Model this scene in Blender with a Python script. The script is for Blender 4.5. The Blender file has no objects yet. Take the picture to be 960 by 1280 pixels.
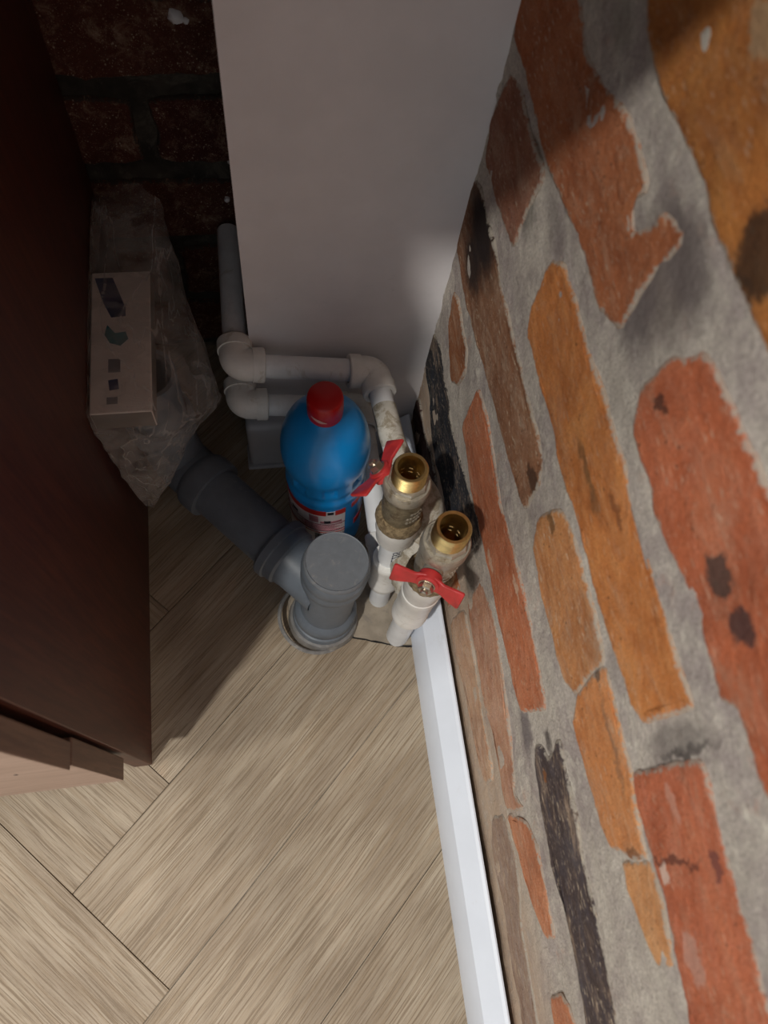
import bpy, bmesh, math, random
from mathutils import Vector, Matrix, noise
random.seed(7)
PI = math.pi
sc = bpy.context.scene
COL = sc.collection
V = Vector

# ------------------------------------------------------------------ camera, world, lights, exposure
CAM_R = ((0.986380, 0.083070, -0.141961), (-0.131253, 0.917695, -0.374979), (0.099128, 0.388505, 0.916099))
cam_data = bpy.data.cameras.new('camera')
cam = bpy.data.objects.new('camera', cam_data)
COL.objects.link(cam)
cam.matrix_world = Matrix.Translation((0, 0, 0.75)) @ Matrix(CAM_R).to_4x4()
cam_data.sensor_fit = 'VERTICAL'
cam_data.sensor_height = 36
cam_data.lens = 941.08 / 1280 * 36
cam_data.clip_start = 0.01
cam_data.dof.use_dof = True
cam_data.dof.focus_distance = 0.64
cam_data.dof.aperture_fstop = 9.0
sc.camera = cam

world = bpy.data.worlds.new('world')
sc.world = world
world.use_nodes = True
world.node_tree.nodes['Background'].inputs[0].default_value = (0.92, 0.96, 1.0, 1)
world.node_tree.nodes['Background'].inputs[1].default_value = 0.39

def lamp(name, loc, target, size, power, color):
    d = bpy.data.lights.new(name, 'AREA')
    d.shape = 'DISK'; d.size = size; d.energy = power; d.color = color
    o = bpy.data.objects.new(name, d)
    COL.objects.link(o)
    o.location = loc
    o.rotation_euler = (V(target) - V(loc)).to_track_quat('-Z', 'Y').to_euler()
    return o
lamp('ceiling_lamp_main', (-0.818, -0.768, 2.35), (0.1, 0.2, 0.1), 0.08, 35, (1.0, 0.97, 0.91))
lamp('ceiling_lamp_side', (-1.75, -0.42, 2.35), (0.1, 0.1, 0.1), 0.28, 19, (1.0, 0.97, 0.91))
lamp('hall_lamp', (0.60, -1.80, 1.9), (-0.13, 0.1, 0.1), 0.12, 13, (1.0, 0.9, 0.8))

sc.view_settings.view_transform = 'Standard'
sc.view_settings.look = 'None'
sc.view_settings.exposure = 0.08
sc.view_settings.gamma = 1.0
sc.view_settings.use_curve_mapping = False

BRICKS = [
    ([(0.287,0.5819),(0.2612,0.5657),(0.2317,0.5636),(0.2045,0.5662),(0.1843,0.5658),(0.158,0.5639),(0.1378,0.5646),(0.1188,0.5653),(0.0979,0.5663),(0.0711,0.5721),(0.1028,0.6025),(0.1865,0.6419)], (166, 92, 42), 0.1),
    ([(0.4245,0.4807),(0.4102,0.4697),(0.3676,0.472),(0.3081,0.4668),(0.2745,0.4727),(0.2339,0.4783),(0.2071,0.4766),(0.1852,0.4868),(0.1863,0.5133),(0.1807,0.5488),(0.2,0.5406),(0.1993,0.533),(0.2107,0.5164),(0.2227,0.5241),(0.2157,0.5372),(0.2344,0.5397),(0.2529,0.5392),(0.2806,0.5322),(0.307,0.5276),(0.331,0.5352),(0.3366,0.5369)], (165, 88, 54), 0.5),
    ([(0.3883,0.4564),(0.3651,0.4618),(0.3383,0.4583),(0.3153,0.4602),(0.3054,0.456),(0.3097,0.4288),(0.3078,0.4004),(0.3396,0.395),(0.3647,0.3933),(0.3905,0.3887),(0.3997,0.4147),(0.3931,0.437)], (140, 82, 62), 0.5),
    ([(0.2612,0.4432),(0.2492,0.4551),(0.2277,0.4567),(0.1983,0.4543),(0.1711,0.4579),(0.1543,0.4571),(0.1285,0.4594),(0.1113,0.4539),(0.0968,0.4569),(0.0728,0.4582),(0.0474,0.4576),(0.0291,0.4605),(0.0247,0.4606),(0.0252,0.4118),(0.0323,0.4073),(0.0496,0.404),(0.0703,0.399),(0.0939,0.3958),(0.113,0.3968),(0.1345,0.3991),(0.1519,0.3915),(0.1686,0.392),(0.1841,0.3957),(0.2041,0.3921),(0.2297,0.3899),(0.2542,0.391),(0.261,0.4046)], (190, 108, 56), 0.15),
    ([(0.149,0.5176),(0.1428,0.5246),(0.139,0.5347),(0.1337,0.5375),(0.1263,0.5387),(0.114,0.5408),(0.1035,0.5413),(0.0938,0.5426),(0.0825,0.5437),(0.0588,0.5464),(0.025,0.5538),(-0.0089,0.5513),(-0.0483,0.5206),(-0.0348,0.5022),(-0.0134,0.4946),(-0.003,0.4909),(0.0143,0.4922),(0.0208,0.4907),(0.0251,0.4814),(0.0343,0.4827),(0.0449,0.4829),(0.0571,0.4839),(0.0741,0.4809),(0.0901,0.4764),(0.1029,0.4737),(0.1109,0.4764),(0.1257,0.4751),(0.1399,0.4756),(0.1446,0.4812),(0.1514,0.4913)], (176, 86, 55), 0.25),
    ([(0.0039,0.3892),(0.005,0.439),(0.0046,0.4557),(-0.0038,0.4571),(-0.0181,0.4548),(-0.0292,0.4541),(-0.0387,0.4543),(-0.0466,0.4553),(-0.058,0.4568),(-0.0708,0.4546),(-0.0854,0.4537),(-0.1059,0.4538),(-0.1291,0.3794),(-0.0998,0.3843),(-0.0772,0.3869),(-0.0616,0.3887),(-0.0473,0.3894),(-0.0328,0.3859),(-0.0209,0.3845),(-0.0034,0.3846)], (182, 92, 62), 0.3),
    ([(0.1543,0.3399),(0.1512,0.3573),(0.144,0.379),(0.1258,0.3867),(0.0988,0.3872),(0.0731,0.3877),(0.058,0.3856),(0.0557,0.3643),(0.0507,0.3393),(0.0579,0.3262),(0.0845,0.3223),(0.1149,0.3198),(0.1395,0.3239)], (186, 114, 68), 0.8),
    ([(0.0557,0.3851),(0.047,0.387),(0.0221,0.3863),(0.0056,0.3855),(-0.0209,0.3809),(-0.0319,0.3812),(-0.0328,0.364),(-0.0291,0.3533),(-0.0287,0.3376),(-0.0111,0.3318),(0.0096,0.3271),(0.0354,0.3261),(0.0489,0.3394),(0.054,0.3644)], (200, 120, 70), 0.45),
    ([(-0.035,0.3516),(-0.0339,0.3817),(-0.0483,0.3856),(-0.063,0.3846),(-0.0756,0.3832),(-0.0779,0.3647),(-0.0651,0.3567),(-0.0483,0.3511)], (196, 128, 82), 0.2),
    ([(0.2856,0.2752),(0.281,0.2825),(0.2588,0.2857),(0.2408,0.2838),(0.219,0.2812),(0.1863,0.2767),(0.1566,0.2846),(0.1308,0.2856),(0.1061,0.2866),(0.0802,0.2859),(0.0539,0.2843),(0.0508,0.2786),(0.0559,0.2293),(0.0731,0.2252),(0.1027,0.2207),(0.146,0.2177),(0.1782,0.217),(0.2138,0.2118),(0.2299,0.2132),(0.2607,0.2174),(0.2863,0.2231),(0.2863,0.252)], (184, 100, 66), 0.5),
    ([(0.4097,0.3606),(0.3847,0.374),(0.354,0.3731),(0.3245,0.3723),(0.3064,0.3667),(0.2884,0.3695),(0.2595,0.3673),(0.2267,0.3687),(0.1975,0.3714),(0.1785,0.3674),(0.1707,0.3552),(0.1687,0.3236),(0.179,0.3179),(0.2017,0.315),(0.2315,0.31),(0.2581,0.3077),(0.2961,0.3005),(0.3345,0.2963),(0.3665,0.2935),(0.3996,0.3001),(0.4134,0.319),(0.4135,0.3439)], (142, 88, 62), 1.0),
    ([(0.3828,0.2678),(0.371,0.2746),(0.3417,0.2718),(0.3237,0.2719),(0.3152,0.255),(0.3199,0.2288),(0.3337,0.2158),(0.3563,0.2252),(0.3754,0.239)], (150, 84, 52), 0.6),
    ([(0.4042,0.1865),(0.3742,0.2018),(0.3543,0.1955),(0.3256,0.1969),(0.3066,0.1872),(0.2805,0.1936),(0.2579,0.1982),(0.2299,0.2069),(0.2051,0.2164),(0.1913,0.2137),(0.195,0.1705),(0.2198,0.1316),(0.2535,0.1179),(0.284,0.1159),(0.3133,0.1116),(0.3443,0.1126),(0.3646,0.1329),(0.3953,0.1331),(0.409,0.1522)], (50, 50, 54), 0.7),
    ([(0.4076,0.0655),(0.393,0.0863),(0.3522,0.0837),(0.3228,0.0963),(0.2879,0.0965),(0.2499,0.0972),(0.2653,0.0548),(0.3224,0.0419),(0.3632,0.0366),(0.3959,0.0399)], (72, 46, 42), 0.1),
    ([(0.1635,0.1366),(0.1624,0.1897),(0.1307,0.2054),(0.0948,0.2024),(0.0666,0.1949),(0.0277,0.186),(0.0051,0.1711),(-0.0063,0.1868),(-0.0052,0.1416),(0.0136,0.1385),(0.0464,0.1433),(0.0732,0.1308),(0.1022,0.1336),(0.1298,0.1313)], (180, 122, 96), 0.8),
    ([(-0.0086,0.139),(-0.0137,0.1876),(-0.0311,0.2048),(-0.0556,0.2056),(-0.0851,0.2022),(-0.0874,0.1828),(-0.073,0.1704),(-0.044,0.1542),(-0.0267,0.1444)], (188, 112, 78), 0.4),
    ([(0.1664,0.0588),(0.159,0.1222),(0.1112,0.1221),(0.0586,0.1189),(0.0198,0.1164),(0.0166,0.0844),(0.0436,0.075),(0.0967,0.068),(0.1329,0.0534)], (188, 138, 110), 0.7),
    ([(-0.0102,0.0924),(-0.0095,0.1281),(-0.0324,0.1401),(-0.0543,0.1396),(-0.0823,0.1254),(-0.1247,0.1201),(-0.1597,0.1192),(-0.1873,0.0847),(-0.1638,0.0757),(-0.1214,0.0719),(-0.0756,0.0737),(-0.0306,0.0702)], (152, 116, 100), 0.6),
    ([(0.0303,0.2458),(0.0305,0.2587),(0.0219,0.2664),(0.0237,0.2793),(0.0301,0.2902),(0.0293,0.2974),(0.0096,0.2941),(-0.0167,0.296),(-0.0379,0.2925),(-0.0621,0.2943),(-0.0872,0.2947),(-0.1155,0.2911),(-0.1512,0.2886),(-0.1648,0.2388),(-0.1263,0.2369),(-0.0947,0.2414),(-0.0647,0.2395),(-0.0378,0.2307),(-0.0113,0.2303),(0.0183,0.2371)], (80, 68, 66), 1.0),
    ([(-0.1258,0.1681),(-0.1178,0.1961),(-0.1232,0.2099),(-0.1331,0.2137),(-0.1709,0.2166),(-0.1858,0.1619),(-0.1457,0.1629)], (182, 105, 72), 0.3),
]
STAINS_AND_SHADE = [
    ('b', (-0.0329, 0.4108), 0.0018, 0.026, (92, 52, 44), 0.75),
    ('b', (-0.0316, 0.3666), 0.003, 0.012, (104, 70, 52), 0.7),
    ('b', (-0.038, 0.396), 0.006, 0.004, (222, 196, 180), 0.8),
    ('b', (-0.0083, 0.4221), 0.01, 0.004, (205, 160, 140), 0.5),
    ('b', (-0.0337, 0.4443), 0.005, 0.004, (96, 58, 60), 0.7),
    ('b', (-0.0078, 0.1588), 0.0016, 0.012, (120, 96, 84), 0.7),
    ('b', (0.168, 0.2276), 0.01, 0.004, (214, 190, 165), 0.6),
    ('b', (0.1311, 0.2757), 0.012, 0.003, (214, 190, 165), 0.6),
    ('b', (0.1163, 0.4422), 0.012, 0.003, (120, 72, 44), 0.6),
    ('b', (0.0856, 0.4676), 0.006, 0.002, (84, 54, 44), 0.7),
    ('b', (0.3591, 0.3603), 0.045, 0.03, (34, 26, 26), 0.97),
    ('b', (0.3605, 0.3271), 0.03, 0.022, (34, 26, 26), 0.9),
    ('b', (0.1379, 0.5022), 0.006, 0.004, (70, 45, 38), 0.8),
    ('b', (0.0646, 0.5052), 0.008, 0.009, (78, 62, 56), 0.9),
    ('b', (0.0444, 0.5091), 0.008, 0.008, (72, 52, 50), 0.9),
    ('b', (0.1456, 0.5815), 0.015, 0.016, (50, 38, 30), 0.85),
    ('b', (0.1435, 0.5655), 0.008, 0.006, (60, 44, 32), 0.7),
    ('b', (0.1996, 0.6119), 0.012, 0.008, (170, 150, 120), 0.6),
    ('b', (0.0533, 0.3746), 0.005, 0.004, (80, 72, 66), 0.8),
    ('b', (0.1422, 0.3632), 0.01, 0.004, (95, 70, 45), 0.7),
    ('b', (0.1438, 0.4234), 0.025, 0.004, (110, 80, 52), 0.7),
    ('b', (0.0196, 0.3744), 0.03, 0.003, (130, 100, 78), 0.6),
    ('b', (0.1773, 0.3481), 0.012, 0.008, (70, 48, 36), 0.8),
    ('b', (0.0122, 0.2543), 0.006, 0.004, (150, 95, 50), 0.7),
    ('b', (0.2805, 0.1126), 0.05, 0.01, (38, 34, 38), 0.8),
    ('b', (-0.0702, 0.4042), 0.012, 0.008, (200, 165, 150), 0.5),
    ('m', (0.3107, 0.4296), 0.018, 0.014, (100, 98, 88), 0.6),  # mortar smudges, with groove shade of the upright joints painted in
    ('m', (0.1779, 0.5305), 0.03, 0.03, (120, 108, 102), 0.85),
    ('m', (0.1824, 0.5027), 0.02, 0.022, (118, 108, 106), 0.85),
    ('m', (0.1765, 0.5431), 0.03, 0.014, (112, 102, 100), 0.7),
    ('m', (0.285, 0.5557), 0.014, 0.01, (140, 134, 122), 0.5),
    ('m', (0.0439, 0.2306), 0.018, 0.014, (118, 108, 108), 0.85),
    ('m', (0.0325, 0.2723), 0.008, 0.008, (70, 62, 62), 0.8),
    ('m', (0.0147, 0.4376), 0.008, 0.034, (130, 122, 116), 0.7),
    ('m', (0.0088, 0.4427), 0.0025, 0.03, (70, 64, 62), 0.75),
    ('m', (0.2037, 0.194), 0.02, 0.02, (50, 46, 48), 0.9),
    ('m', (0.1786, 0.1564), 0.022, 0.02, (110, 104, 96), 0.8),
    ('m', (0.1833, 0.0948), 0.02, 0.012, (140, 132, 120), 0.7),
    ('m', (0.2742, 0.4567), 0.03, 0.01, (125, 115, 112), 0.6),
]

# ------------------------------------------------------------------ helpers
def lin(c):
    return tuple(((v / 255) / 12.92 if v / 255 <= 0.04045 else ((v / 255 + 0.055) / 1.055) ** 2.4) for v in c[:3]) + (1,)

def tag(o, label=None, cat=None, group=None, kind=None):
    if label: o['label'] = label
    if cat: o['category'] = cat
    if group: o['group'] = group
    if kind: o['kind'] = kind
    return o

def link(name, me, mats, parent=None):
    o = bpy.data.objects.new(name, me)
    COL.objects.link(o)
    if mats is not None:
        for m in (mats if isinstance(mats, (list, tuple)) else [mats]):
            me.materials.append(m)
    if parent is not None:
        o.parent = parent
    return o

def empty(name, loc=(0, 0, 0)):
    o = bpy.data.objects.new(name, None)
    o.empty_display_size = 0.02
    COL.objects.link(o)
    o.location = loc
    return o

def build(name, bm, mats, parent=None, smooth=True, angle=35):
    """links a bmesh given in world coordinates; a parent Empty's location is taken off"""
    me = bpy.data.meshes.new(name)
    bmesh.ops.recalc_face_normals(bm, faces=bm.faces)
    bm.to_mesh(me); bm.free()
    o = link(name, me, mats, parent)
    if parent is not None:
        w = V((0, 0, 0)); p = parent
        while p is not None:
            w += p.location; p = p.parent
        me.transform(Matrix.Translation(-w))
    if smooth:
        for p in me.polygons: p.use_smooth = True
        me.set_sharp_from_angle(angle=math.radians(angle))
    return o

def frame(d):
    d = V(d).normalized()
    a = V((0, 0, 1)) if abs(d.z) < 0.9 else V((1, 0, 0))
    x = a.cross(d).normalized()
    return x, d.cross(x).normalized(), d

def lathe(bm, profile, origin, axis, n=40, squash=None, closed=True):
    """profile: list of (radius, height along axis)"""
    x, y, d = frame(axis)
    o = V(origin)
    rings = []
    for r, h in profile:
        if r < 1e-6:
            rings.append([bm.verts.new(o + d * h)])
        else:
            ring = []
            for k in range(n):
                a = 2 * PI * k / n
                rr = r * (squash(a, h) if squash else 1)
                ring.append(bm.verts.new(o + d * h + (x * math.cos(a) + y * math.sin(a)) * rr))
            rings.append(ring)
    for A, B in zip(rings, rings[1:]):
        if len(A) == 1 and len(B) == 1: continue
        for k in range(n):
            k2 = (k + 1) % n
            if len(A) == 1: bm.faces.new((A[0], B[k2], B[k]))
            elif len(B) == 1: bm.faces.new((A[k], A[k2], B[0]))
            else: bm.faces.new((A[k], A[k2], B[k2], B[k]))
    return rings

def smooth_path(pts, r=0.012, n=7):
    """polyline with its corners rounded"""
    pts = [V(p) for p in pts]
    out = [pts[0]]
    for a, b, c in zip(pts, pts[1:], pts[2:]):
        d1 = min(r, (b - a).length * 0.48); d2 = min(r, (c - b).length * 0.48)
        p0 = b + (a - b).normalized() * d1; p2 = b + (c - b).normalized() * d2
        for i in range(n + 1):
            t = i / n
            out.append(p0 * (1 - t) ** 2 + b * 2 * t * (1 - t) + p2 * t * t)
    out.append(pts[-1])
    return out

def tube(bm, pts, radius, n=24, caps=True, rfun=None):
    pts = [V(p) for p in pts]
    rings = []
    prev = None
    for i, p in enumerate(pts):
        d = (pts[min(i + 1, len(pts) - 1)] - pts[max(i - 1, 0)]).normalized()
        if prev is None:
            x, y, _ = frame(d)
        else:
            x = (prev - d * prev.dot(d)).normalized(); y = d.cross(x)
        prev = x
        r = radius if rfun is None else rfun(i / (len(pts) - 1)) * radius
        rings.append([bm.verts.new(p + (x * math.cos(2 * PI * k / n) + y * math.sin(2 * PI * k / n)) * r) for k in range(n)])
    for A, B in zip(rings, rings[1:]):
        for k in range(n):
            bm.faces.new((A[k], A[(k + 1) % n], B[(k + 1) % n], B[k]))
    if caps:
        bm.faces.new(rings[0][::-1]); bm.faces.new(rings[-1])

def box(bm, a, b, bev=0.0, seg=2):
    x0, y0, z0 = a; x1, y1, z1 = b
    vs = [bm.verts.new((x, y, z)) for x in (x0, x1) for y in (y0, y1) for z in (z0, z1)]
    fs = [bm.faces.new([vs[i] for i in f]) for f in ((0, 1, 3, 2), (4, 6, 7, 5), (0, 4, 5, 1), (2, 3, 7, 6), (0, 2, 6, 4), (1, 5, 7, 3))]
    if bev:
        es = list({e for f in fs for e in f.edges})
        bmesh.ops.bevel(bm, geom=es, offset=bev, segments=seg, affect='EDGES', profile=0.6)
    return vs

# ------------------------------------------------------------------ material helpers
class NT:
    def __init__(self, name, rough=0.6, metallic=0.0, spec=0.5):
        self.m = bpy.data.materials.new(name)
        self.m.use_nodes = True
        self.t = self.m.node_tree
        self.b = self.t.nodes['Principled BSDF']
        self.b.inputs['Roughness'].default_value = rough
        self.b.inputs['Metallic'].default_value = metallic
        self.b.inputs['Specular IOR Level'].default_value = spec
    def n(self, kind, **kw):
        nd = self.t.nodes.new(kind)
        for k, v in kw.items(): setattr(nd, k, v)
        return nd
    def l(self, a, b): self.t.links.new(a, b)
    def setin(self, sock, v):
        if hasattr(v, 'links') or isinstance(v, bpy.types.NodeSocket): self.l(v, sock)
        else: sock.default_value = v
    def math(self, op, a, b=0.0, c=None, clamp=False):
        nd = self.n('ShaderNodeMath', operation=op, use_clamp=clamp)
        self.setin(nd.inputs[0], a); self.setin(nd.inputs[1], b)
        if c is not None: self.setin(nd.inputs[2], c)
        return nd.outputs[0]
    def vmath(self, op, a, b):
        nd = self.n('ShaderNodeVectorMath', operation=op)
        self.setin(nd.inputs[0], a); self.setin(nd.inputs[1], b)
        return nd
    def pos(self): return self.n('ShaderNodeNewGeometry').outputs['Position']
    def obj(self): return self.n('ShaderNodeTexCoord').outputs['Object']
    def scale(self, vec, s):
        mp = self.n('ShaderNodeMapping'); self.l(vec, mp.inputs[0]); mp.inputs['Scale'].default_value = s
        return mp.outputs[0]
    def noise(self, vec, scale, detail=4, rough=0.55, dist=0.0):
        nd = self.n('ShaderNodeTexNoise'); self.l(vec, nd.inputs['Vector'])
        nd.inputs['Scale'].default_value = scale; nd.inputs['Detail'].default_value = detail
        nd.inputs['Roughness'].default_value = rough; nd.inputs['Distortion'].default_value = dist
        return nd.outputs['Fac']
    def ramp(self, fac, a, b, lo=0.0, hi=1.0):
        nd = self.n('ShaderNodeMapRange', interpolation_type='SMOOTHSTEP')
        self.setin(nd.inputs[0], fac)
        nd.inputs[1].default_value = a; nd.inputs[2].default_value = b
        nd.inputs[3].default_value = lo; nd.inputs[4].default_value = hi
        return nd.outputs[0]
    def mix(self, f, a, b, blend='MIX'):
        nd = self.n('ShaderNodeMix', data_type='RGBA', blend_type=blend)
        self.setin(nd.inputs[0], f)
        for s, v in ((nd.inputs[6], a), (nd.inputs[7], b)): self.setin(s, v)
        return nd.outputs[2]
    def bump(self, h, strength=0.3, dist=0.001, prev=None):
        nd = self.n('ShaderNodeBump'); self.l(h, nd.inputs['Height'])
        nd.inputs['Strength'].default_value = strength; nd.inputs['Distance'].default_value = dist
        if prev is not None: self.l(prev, nd.inputs['Normal'])
        return nd.outputs[0]
    def out(self, color=None, bump=None, rough=None):
        if color is not None: self.setin(self.b.inputs['Base Color'], color)
        if bump is not None: self.l(bump, self.b.inputs['Normal'])
        if rough is not None: self.setin(self.b.inputs['Roughness'], rough)
        return self.m

def add_stains_and_shade(t, color, kind):
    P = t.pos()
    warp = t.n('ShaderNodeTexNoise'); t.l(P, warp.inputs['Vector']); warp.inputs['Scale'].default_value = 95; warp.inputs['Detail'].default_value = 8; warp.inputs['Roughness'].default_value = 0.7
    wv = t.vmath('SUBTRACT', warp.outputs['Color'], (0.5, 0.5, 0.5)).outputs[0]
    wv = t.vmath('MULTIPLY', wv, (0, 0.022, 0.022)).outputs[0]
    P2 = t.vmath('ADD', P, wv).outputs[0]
    for k, (y, z), ry, rz, c, a in STAINS_AND_SHADE:
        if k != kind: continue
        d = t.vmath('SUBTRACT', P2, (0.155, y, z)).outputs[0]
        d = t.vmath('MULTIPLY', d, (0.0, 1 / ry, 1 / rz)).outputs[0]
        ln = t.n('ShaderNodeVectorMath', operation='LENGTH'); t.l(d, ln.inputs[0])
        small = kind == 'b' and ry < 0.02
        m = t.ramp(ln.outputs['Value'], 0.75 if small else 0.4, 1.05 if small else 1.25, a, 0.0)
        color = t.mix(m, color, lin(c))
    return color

def mat_brick(name, wall_marks=True):
    # clay with dust, flecks and pores; stains = the marks of the right wall
    t = NT(name, 0.92, spec=0.2)
    P = t.pos()
    info = t.n('ShaderNodeObjectInfo')
    base = info.outputs['Color']
    fl = info.outputs['Alpha']
    big = t.noise(P, 24, 6, 0.7, 0.4)
    mid = t.noise(t.scale(P, (1, 0.40, 1)), 130, 6, 0.72)
    fine = t.noise(P, 800, 4, 0.7)
    c = t.mix(t.ramp(big, 0.34, 0.56, 0.75, 0.0), base, t.mix(1.0, base, (0.66, 0.60, 0.60, 1), 'MULTIPLY'))
    c = t.mix(t.ramp(big, 0.50, 0.68, 0.0, 0.75), c, t.mix(1.0, base, (1.15, 1.35, 1.45, 1), 'MULTIPLY'))
    c = t.mix(t.ramp(mid, 0.42, 0.66, 0.0, 0.55), c, t.mix(1.0, base, (1.15, 1.45, 1.85, 1), 'MULTIPLY'))
    c = t.mix(t.ramp(fine, 0.36, 0.56, 0.42, 0.0), c, t.mix(1.0, base, (0.45, 0.45, 0.48, 1), 'MULTIPLY'))
    # mortar dust smeared over the faces, more on the flecked bricks
    smear = t.noise(t.scale(P, (1, 0.4, 1)), 55, 8, 0.8, 0.5)
    c = t.mix(t.math('MULTIPLY', t.ramp(smear, 0.48, 0.70, 0.0, 0.80), t.math('ADD', t.math('MULTIPLY', fl, 0.80), 0.22)), c, lin((186, 160, 136)))
    # pale flecks lying along the brick
    warp = t.n('ShaderNodeTexNoise'); t.l(P, warp.inputs['Vector']); warp.inputs['Scale'].default_value = 300
    wv = t.vmath('MULTIPLY', t.vmath('SUBTRACT', warp.outputs['Color'], (0.5, 0.5, 0.5)).outputs[0], (0, 0.006, 0.003)).outputs[0]
    Q = t.scale(t.vmath('ADD', P, wv).outputs[0], (1, 0.30, 1))
    for sc_, lo, hi, amt in ((300, 0.46, 0.56, 0.8), (620, 0.40, 0.56, 0.7)):
        vo = t.n('ShaderNodeTexVoronoi'); t.l(Q, vo.inputs['Vector']); vo.inputs['Scale'].default_value = sc_
        hs = t.noise(P, 75 if sc_ == 300 else 110, 4)
        fk = t.math('MULTIPLY', t.ramp(vo.outputs['Distance'], 0.08, 0.30, 1.0, 0.0), t.ramp(hs, lo, hi, 0.0, amt))
        c = t.mix(t.math('MULTIPLY', fk, t.math('ADD', t.math('MULTIPLY', fl, 0.75), 0.28)), c, lin((210, 190, 164)))
    # small dark pores
    vp = t.n('ShaderNodeTexVoronoi'); t.l(P, vp.inputs['Vector']); vp.inputs['Scale'].default_value = 170
    ph = t.noise(P, 40, 3)
    c = t.mix(t.math('MULTIPLY', t.ramp(vp.outputs['Distance'], 0.05, 0.20, 0.75, 0.0), t.ramp(ph, 0.48, 0.58)), c, lin((64, 42, 34)))
    if wall_marks: c = add_stains_and_shade(t, c, 'b')
    # mortar lapping over the arrises
    at = t.n('ShaderNodeAttribute'); at.attribute_name = 'core'
    en = t.noise(P, 240, 7, 0.75, 0.6)
    lap = t.math('SUBTRACT', 1.0, t.math('ADD', at.outputs['Fac'], t.math('MULTIPLY', t.math('SUBTRACT', en, 0.5), 3.6)), clamp=True)
    lapm = t.ramp(lap, 0.55, 0.95, 0.0, 0.85)
    c = t.mix(lapm, c, lin((172, 163, 150) if wall_marks else (60, 56, 50)))
    h = t.math('ADD', t.math('MULTIPLY', mid, 0.9), t.math('MULTIPLY', fine, 0.35))
    h = t.math('ADD', h, t.math('MULTIPLY', smear, 0.9))
    return t.out(c, t.bump(h, 0.75, 0.0020, t.bump(big, 0.5, 0.006)))

def mat_mortar(name, wall_marks=True):
    t = NT(name, 0.95, spec=0.15)
    P = t.pos()
    big = t.noise(P, 17, 6, 0.65, 0.3)
    mid = t.noise(P, 70, 7, 0.7)
    fine = t.noise(P, 650, 5, 0.75)
    c = t.mix(t.ramp(big, 0.38, 0.62), lin((202, 192, 180)), lin((176, 163, 158)))
    c = t.mix(t.ramp(mid, 0.42, 0.66, 0.0, 0.7), c, lin((218, 209, 195)))
    c = t.mix(t.ramp(fine, 0.35, 0.62, 0.50, 0.0), c, lin((128, 120, 112)))
    sep = t.n('ShaderNodeSeparateXYZ'); t.l(P, sep.inputs[0])
    low = t.math('MULTIPLY', t.ramp(sep.outputs['Z'], 0.10, 0.20, 0.75, 0.0), t.ramp(mid, 0.3, 0.55, 0.45, 1.0))
    c = t.mix(low, c, lin((196, 168, 142)))
    dust = t.noise(P, 28, 6, 0.75, 0.4)
    c = t.mix(t.ramp(dust, 0.58, 0.70, 0.0, 0.35), c, lin((196, 150, 128)))
    lump = t.noise(P, 38, 7, 0.75, 0.6)
    c = t.mix(t.ramp(lump, 0.58, 0.68, 0.0, 0.6), c, lin((224, 218, 202)))
    if wall_marks: c = add_stains_and_shade(t, c, 'm')
    h = t.math('ADD', t.math('MULTIPLY', mid, 1.2), t.math('MULTIPLY', fine, 0.4))
    return t.out(c, t.bump(h, 0.8, 0.0022, t.bump(big, 0.5, 0.008)))

def mat_plain(name, c, rough=0.5, metallic=0.0, var=0.08, dirt=None, dirt_amt=0.0, scale=60, spec=0.5, bump=0.1, coat=0):
    t = NT(name, rough, metallic, spec)
    O = t.obj()
    n1 = t.noise(O, scale, 5, 0.6)
    a = lin(c)
    dk = tuple(v * (1 - var * 2.2) for v in a[:3]) + (1,)
    lt = tuple(min(1, v * (1 + var)) for v in a[:3]) + (1,)
    col = t.mix(t.ramp(n1, 0.3, 0.7), dk, lt)
    if dirt:
        n2 = t.noise(O, scale * 0.9, 7, 0.75, 0.5)
        col = t.mix(t.ramp(n2, 0.62 - dirt_amt * 0.3, 0.74 - dirt_amt * 0.2, 0.0, min(1, 0.35 + dirt_amt)), col, lin(dirt))
    if coat: t.b.inputs['Coat Weight'].default_value = coat
    fine = t.noise(O, 1400, 3, 0.6)
    return t.out(col, t.bump(fine, bump, 0.0004))

M_BRICK = mat_brick('brick_clay')
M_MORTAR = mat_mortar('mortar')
M_BRICK2 = mat_brick('brick_clay_plain', False)

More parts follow.
